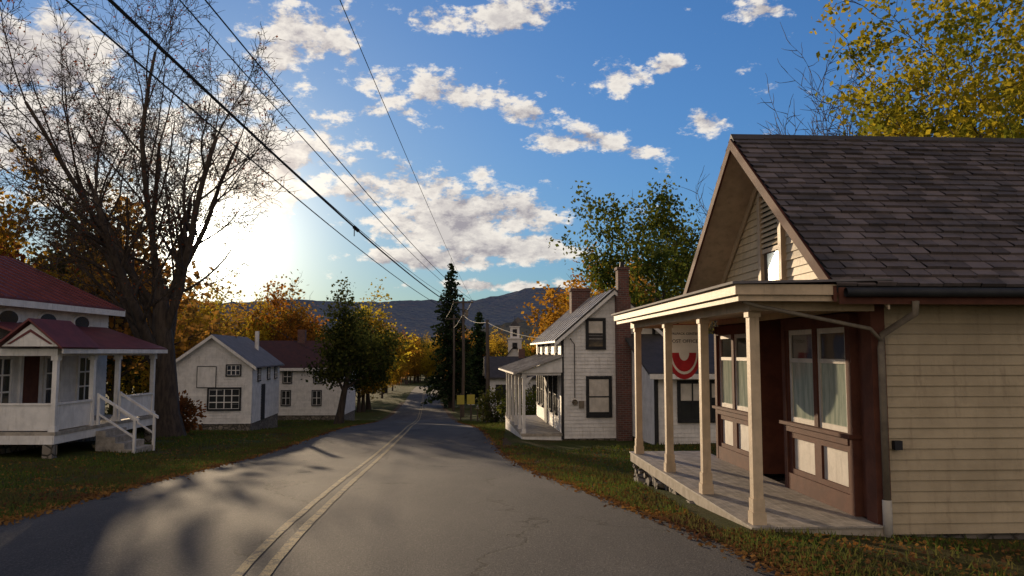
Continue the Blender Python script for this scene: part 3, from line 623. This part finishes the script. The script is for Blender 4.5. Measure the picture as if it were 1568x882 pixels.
g('eave_fascia',white).box(.38,.41,-.3,D+.3,1.22,1.40); g('eave_soffit',white).box(0,.38,-.3,D+.3,1.30,1.33)
for yy in(1.0,2.8,4.6):
    for nm,mt,ra,rb_,n1 in(('eyebrow_casings',white,.48,.27,.06),('eyebrow_panes',glass,.4,.2,.07)):
        g(nm,mt).prism([(0.0,yy+ra*math.cos(t*math.pi/10),.93+rb_*math.sin(t*math.pi/10)) for t in range(20)],(n1,0,0))
window(g,(0,0),Y,X,.55,1.25,-1.5,-.15,2,3,white,cw=.1); window(g,(0,0),Y,X,2.85,3.55,-1.5,-.15,2,3,white,cw=.1); window(g,(0,0),Y,X,4.6,5.3,-1.5,-.15,2,3,white,cw=.1)
g('front_door',brown).obox((0,0),Y,X,1.75,2.5,0,.05,-2.0,-.1); g('door_casing',white).obox((0,0),Y,X,1.62,1.75,0,.07,-2.0,.02); g('door_casing',white).obox((0,0),Y,X,2.5,2.63,0,.07,-2.0,.02)
window(g,(-7,0),X,NY,2.0,2.8,-1.5,-.15,2,2,white); window(g,(-7,0),X,NY,4.4,5.2,-1.5,-.15,2,2,white)
g('porch_floor',floorm).box(0.0,1.85,.3,6.0,-2.12,-2.03); g('porch_skirt',white).box(1.80,1.83,.3,6.0,-2.34,-2.12); g('porch_skirt',white).box(0,1.8,.28,.31,-2.34,-2.12)
for yy in(.4,3.2,6): g('porch_piers',stone).box(1.55,1.8,yy-.12,yy+.12,-3.4,-2.34)
for yy in(.4,2.2,3.6,5.9):
    p=g('porch_posts',white); p.box(1.68,1.80,yy-.06,yy+.06,-1.9,-.2); p.box(1.65,1.83,yy-.09,yy+.09,-.2,-.08); p.box(1.65,1.83,yy-.09,yy+.09,-2.03,-1.9)
g('porch_beam',white).box(1.66,1.82,.3,6.0,-.08,.1); g('porch_beam',white).box(0,1.66,.3,.42,-.08,.1)
for (a,b) in((.46,2.14),(3.66,5.84)): g('porch_balustrade',white).box(1.71,1.76,a,b,-2.0,-1.35); g('porch_balustrade',white).box(1.67,1.80,a,b,-1.35,-1.30)
g('porch_balustrade',white).box(0,1.68,.36,.40,-2.0,-1.35); g('porch_balustrade',white).box(0,1.68,.33,.43,-1.35,-1.3)
g('porch_roof',redmetal).prism([(2.05,.1,.08),(0,.1,.78),(0,.1,.84),(2.05,.1,.14)],(0,6.1,0)); g('porch_roof_trim',white).box(2.04,2.08,.1,6.2,-.02,.10)
pg=g('pediment',white); pg.prism([(.55,.0,.16),(2.0,.0,.16),(1.28,.0,.74)],(0,.06,0))
g('pediment_roof',redmetal).prism([(.45,-.12,.14),(1.28,-.12,.82),(1.28,-.12,.88),(.38,-.12,.14)],(0,1.9,0)); g('pediment_roof',redmetal).prism([(2.1,-.12,.14),(1.28,-.12,.82),(1.28,-.12,.88),(2.17,-.12,.14)],(0,1.9,0))
for s in(-1,1): g('pediment_trim',redmetal).prism([(1.28,-.02,.6),(1.28,-.02,.53),(1.28+s*.5,-.02,.22),(1.28+s*.58,-.02,.22)],(0,.02,0))
for i in range(4): g('steps',floorm).box(1.85+.27*i,1.85+.27*(i+1),2.3,3.5,-3.1,-2.2-.17*i)
for yy in(2.3,3.5):
    p=g('step_rails',white); p.box(2.9,2.97,yy-.035,yy+.035,-3.0,-1.85); p.box(1.86,1.93,yy-.035,yy+.035,-2.03,-1.15)
    p.prism([(1.86,yy-.03,-1.22),(3.05,yy-.03,-1.95),(3.05,yy-.03,-1.87),(1.86,yy-.03,-1.14)],(0,.06,0)); p.prism([(1.86,yy-.02,-1.72),(2.95,yy-.02,-2.42),(2.95,yy-.02,-2.36),(1.86,yy-.02,-1.66)],(0,.04,0))
g.done()
# ------------------------------------------------------------------ church + dark roof house
g=Group('church',(-.55,110,0),0)
wt=g('tower',white); wt.box(0,1.9,0,1.9,-1.0,1.9); wt.box(-.12,2.02,-.12,2.02,1.9,2.08); wt.box(.3,1.6,.3,1.6,2.08,3.6); wt.box(.2,1.7,.2,1.7,3.6,3.72)
g('belfry_opening',darktrim).box(.65,1.25,.26,.3,2.3,3.3); g('louver',darktrim).box(.6,1.3,-.03,.0,.5,1.4)
cx=.95; cp=g('cap',darkroof); cp.add([(.2,.2,3.72),(1.7,.2,3.72),(1.7,1.7,3.72),(.2,1.7,3.72),(cx,cx,4.6)],[(0,1,4),(1,2,4),(2,3,4),(3,0,4),(0,1,2,3)]); cp.cyl((cx,cx,4.5),(cx,cx,5.2),.05,.03)
siding(g('nave_siding',white),(-2.2,0),X,NY,-7.6,.9,lambda z:max(0,(z+3)/1.25),lambda z:min(6.3,6.3-(z+3)/1.25),.2)
for s in(-1,1): g('nave_roof',darkroof).prism([(.95+s*3.5,-.3,-3.3),(.95,-.3,.95),(.95,-.3,1.1),(.95+s*3.5,-.3,-3.15)],(0,14,0))
window(g,(-2.2,0),X,NY,1.2,1.9,-5.8,-3.8,2,4,white); window(g,(-2.2,0),X,NY,4.3,5.0,-5.8,-3.8,2,4,white); g('door',brown).box(.3,1.5,-.08,0,-7.6,-5)
g.done()
g=Group('dark_roofed_house',(-2.2,72,0),.06)
siding(g('siding',white),(0,0),X,NY,-6.1,-2.1,lambda z:0,lambda z:6.5,.16); siding(g('siding',white),(0,0),Y,NX,-6.1,-.6,lambda z:max(0,(z+2.1)/.6),lambda z:min(6,6-(z+2.1)/.6),.16)
for s in(0,1):
    y0=-.4 if s==0 else 6.4; g('roof',darkroof).prism([(-.3,y0,-2.35),(-.3,3,-.45),(-.3,3,-.35),(-.3,y0,-2.25)],(7.1,0,0))
for u in(.8,2.4,4.2): window(g,(0,0),X,NY,u,u+.75,-4.2,-3.0,2,2,darktrim)
g('chimney',brick).box(3,3.6,2.7,3.3,-.7,.35)
g.done()

# ------------------------------------------------------------------ poles + wires
def upole(name,x,y,top,r=.15,arms=True,light=False):
    g=Group(name,(x,y,0)); zb=gz(x,y)-.3; g('pole',polewood).tube([Vector((0,0,zb)),Vector((.05,0,(zb+top)/2)),Vector((0,0,top))],[r,r*.85,r*.65],9)
    if arms:
        g('crossarm',polewood).box(-1.0,1.0,-.16,-.12,top-.55,-.43+top)
        for u in(-.9,-.45,.45,.9): g('insulators',darktrim).cyl((u,-.14,top-.43),(u,-.14,top-.27),.04,.03,7)
    if light: g('transformer',pipe).cyl((.34,-.05,top-1.9),(.34,-.05,top-1.2),.16)
    g.done(smooth=('pole',))
upole('utility_pole',-1.55,49,2.05,.15,False); upole('utility_pole',-4.8,77,5.4,.17,True,True); upole('utility_pole',-6.75,91,4.4,.16,True); upole('utility_pole',-9.4,130,4.0,.15,True); upole('utility_pole',-15.5,190,3.0,.15,True)
upole('utility_pole',-7.2,-4,8.2,.16,True)
pw=empty('power_lines')
def wire(n,a,b,sag,r,splice=None):
    a=Vector(a);b=Vector(b); pts=[]
    for i in range(41):
        t=i/40; p=a.lerp(b,t); p.z-=sag*4*t*(1-t); pts.append(p)
    m=MB(); m.tube(pts,r,5)
    if splice: q=pts[splice]; q2=pts[splice+1]; m.tube([q,q.lerp(q2,.3)],r*2.2,7); m.tube([q-Vector((0,0,.0)),q-Vector((0,0,.35))],.02,5)
    m.obj(n,wirem,pw)
wire('cable',(-7.2,-4,7.1),(-4.8,77,4.1),.95,.035,17)
wire('cable_2',(-6.3,-4,7.93),(-3.9,77,5.13),1.0,.016); wire('cable_3',(-6.75,-4,7.93),(-4.35,77,5.13),1.05,.014); wire('cable_4',(-8.1,-4,7.93),(-5.7,77,5.13),1.0,.014)
wire('cable_5',(-7.2,-4,6.6),(-4.8,77,3.6),1.15,.018); wire('cable_6',(-3.0,-4,7.4),(-3.9,77,5.1),.5,.009); wire('cable_7',(-7.2,-4,6.4),(-14.0,62.5,-.6),.9,.010)
for i,(u,z) in enumerate(((-.9,5.1),(.9,5.1),(0,3.9))): wire('span_%d'%i,(-4.8+u,77,z),(-6.75+u,91,z-1.0),.2,.02); wire('span_a%d'%i,(-6.75+u,91,z-1.0),(-9.4+u,130,z-1.4),.7,.02); wire('span_b%d'%i,(-9.4+u,130,z-1.4),(-15.5+u,190,z-2.2),.8,.02)
wire('drop_1',(-4.8,77,3.7),(-1.55,49,1.9),.3,.015); wire('drop_2',(-1.55,49,1.9),(2.1,28,.5),.3,.012); wire('drop_3',(-4.8,77,3.5),(-14,62.5,-1),.6,.012)
for i,(x,y) in enumerate(((-3.9,60),(-3.0,57.5),(-3.3,64))):
    g=Group('roadside_sign',(x,y,gz(x,y)),.1); g('post',polewood).box(-.05,.05,-.05,.05,-.2,2.1)
    g('panel',signy if i<2 else signw).box(-.28,.28,-.08,-.055,1.3,2.0); g('panel_rim',darktrim).box(-.3,.3,-.055,-.051,1.28,2.02); g.done()
for i,(x,y) in enumerate(((-1.9,52),(-2.3,53))):
    g=Group('mailbox',(x,y,gz(x,y)),0); g('post',polewood).box(-.05,.05,-.05,.05,-.2,1.0); g('box',metalroof).prism([(-.1,-.22,1.0),(.1,-.22,1.0),(.1,-.22,1.12),(.06,-.22,1.2),(-.06,-.22,1.2),(-.1,-.22,1.12)],(0,.45,0)); g.done()

# ------------------------------------------------------------------ hills
def hill(name,y0,depth,x0,x1,fn,seed,mat,base=-15,nx=260,ny=34,rough=3.0):
    r=np.random.RandomState(seed); m=MB(); xs=np.linspace(x0,x1,nx)
    for j in range(ny):
        t=j/(ny-1)
        for x in xs:
            z=base+(fn(x)-base)*math.sin(t*math.pi/2)**.9+ r.normal()*rough*(t>0)
            m.v.append((x+r.normal()*1.5,y0+t*depth,z))
    for j in range(ny-1):
        for i in range(nx-1): m.f.append((j*nx+i,j*nx+i+1,(j+1)*nx+i+1,(j+1)*nx+i))
    m.obj(name,mat,None)
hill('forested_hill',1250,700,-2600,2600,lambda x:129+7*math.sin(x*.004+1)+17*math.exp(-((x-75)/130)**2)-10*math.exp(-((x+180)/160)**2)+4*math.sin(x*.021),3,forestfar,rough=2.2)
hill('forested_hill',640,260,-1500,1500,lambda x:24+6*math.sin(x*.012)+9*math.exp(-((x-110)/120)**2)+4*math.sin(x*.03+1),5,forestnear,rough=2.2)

# ------------------------------------------------------------------ world
w=bpy.data.worlds.new('World'); sc.world=w; w.use_nodes=True; nt=w.node_tree; bg=nt.nodes['Background']
sky=nd(nt,'ShaderNodeTexSky',sky_type='NISHITA'); sky.sun_disc=False; sky.sun_elevation=SUN_EL; sky.sun_rotation=SUN_AZ%(2*math.pi); sky.altitude=200; sky.air_density=1.0; sky.dust_density=.4; sky.ozone_density=2.0
STR=.15; k=1/STR
tc=nd(nt,'ShaderNodeTexCoord').outputs['Generated']; dirn=VM(nt,'NORMALIZE',tc)
sx=nd(nt,'ShaderNodeSeparateXYZ'); nt.links.new(dirn,sx.inputs[0]); ay=M(nt,'MAXIMUM',M(nt,'ABSOLUTE',sx.outputs[1]),.05)
uv=nd(nt,'ShaderNodeCombineXYZ'); nt.links.new(M(nt,'DIVIDE',sx.outputs[0],ay),uv.inputs[0]); nt.links.new(M(nt,'DIVIDE',sx.outputs[2],ay),uv.inputs[1])
lum=VM(nt,'DOT_PRODUCT',sky.outputs[0],(.3*STR,.5*STR,.2*STR))
skc=VM(nt,'MULTIPLY',sky.outputs[0],(.42,.72,1.14))
skc=VS(nt,skc,M(nt,'DIVIDE',1.0,M(nt,'MULTIPLY_ADD',lum,.9,.82)))
blobs=[(-.15,.21,.13,.045,1.35),(-.07,.17,.18,.05,1.5),(.0,.135,.13,.03,1.4),(-.10,.12,.17,.022,1.25),(-.02,.085,.13,.013,1.2),(-.08,.335,.12,.04,1.05),(-.17,.36,.06,.04,.95),(.02,.31,.07,.028,.9),(.075,.275,.10,.025,.95),(-.04,.235,.05,.025,.9),
 (-.03,.44,.13,.045,1.0),(-.27,.41,.12,.08,1.2),(-.66,.38,.17,.10,1.4),(-.58,.27,.24,.11,1.35),(-.34,.24,.18,.09,1.25),(.26,.30,.05,.022,1.05),(.20,.375,.03,.02,1.0),(.34,.45,.06,.03,.95),(.12,.36,.09,.03,.9),(.18,.26,.05,.016,.85),(-.2,.31,.06,.025,.9),(-.36,.33,.1,.05,1.0),(.9,.3,.3,.06,.9),(-1.1,.3,.3,.1,1)]
acc=None
for (u,v,ru,rv,s) in blobs:
    d_=VM(nt,'MULTIPLY',VM(nt,'SUBTRACT',uv.outputs[0],(u,v,0)),(1/(ru*1.35),1/(rv*1.35),0)); l=MR(nt,VM(nt,'LENGTH',d_),0,1.0,s,0)
    acc=l if acc is None else M(nt,'MAXIMUM',acc,l)
back_fill=MR(nt,sx.outputs[1],.15,-.25)  # unseen warm cloud cover behind the camera, added as fill light
acc=M(nt,'ADD',acc,M(nt,'MULTIPLY',back_fill,.8))
nv=VM(nt,'MULTIPLY',dirn,(1,1,1.8))
def cn(vec): return NOISE(nt,vec,19,7,.64,0)
n1=cn(nv); n2=cn(VM(nt,'ADD',nv,(-.009,0,.024)))
dens=M(nt,'ADD',M(nt,'MULTIPLY',acc,.48),M(nt,'MULTIPLY',M(nt,'SUBTRACT',n1,.5),1.9))
dens=M(nt,'SUBTRACT',dens,.255)
mask=MR(nt,dens,-.02,.22)
sh=M(nt,'MULTIPLY_ADD',M(nt,'SUBTRACT',n1,n2),4.5,.70,clamp=True)
sh=M(nt,'SUBTRACT',sh,MR(nt,dens,.18,.6,0,.5),clamp=True)
ccol=MIX(nt,sh,(.36,.33,.36),(1.0,.93,.83))
ccol=MIX(nt,back_fill,ccol,(1.12,.90,.68))
dot=VM(nt,'DOT_PRODUCT',dirn,tuple(SD)); dp=M(nt,'MAXIMUM',dot,0)
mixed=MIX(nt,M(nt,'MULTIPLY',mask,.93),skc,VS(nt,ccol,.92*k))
def glow(f,col,amt): return VS(nt,col,M(nt,'MULTIPLY',f,amt*k))
core=MR(nt,dot,math.cos(math.radians(1.35)),math.cos(math.radians(1.0)),0,1)
tot=VM(nt,'ADD',mixed,glow(core,(1,.92,.75),40)); tot=VM(nt,'ADD',tot,glow(M(nt,'POWER',dp,1200),(1,.93,.75),9.0)); tot=VM(nt,'ADD',tot,glow(M(nt,'POWER',dp,160),(1,.86,.62),1.3)); tot=VM(nt,'ADD',tot,glow(M(nt,'POWER',dp,22),(1,.76,.56),.12))
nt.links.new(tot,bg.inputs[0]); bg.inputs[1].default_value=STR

sl_=bpy.data.lights.new('sun','SUN'); sl_.energy=5.0; sl_.angle=math.radians(.5); sl_.color=(1,.76,.49); so=bpy.data.objects.new('sun',sl_); sc.collection.objects.link(so); so.rotation_euler=SD.to_track_quat('Z','Y').to_euler()
cam=bpy.data.cameras.new('camera'); cam.lens=27.55; cam.sensor_width=36; cam.clip_end=8000; co=bpy.data.objects.new('camera',cam); sc.collection.objects.link(co); co.rotation_euler=(math.radians(90+4.72),0,0); sc.camera=co
sc.view_settings.view_transform='Standard'; sc.view_settings.look='None'; sc.view_settings.exposure=0
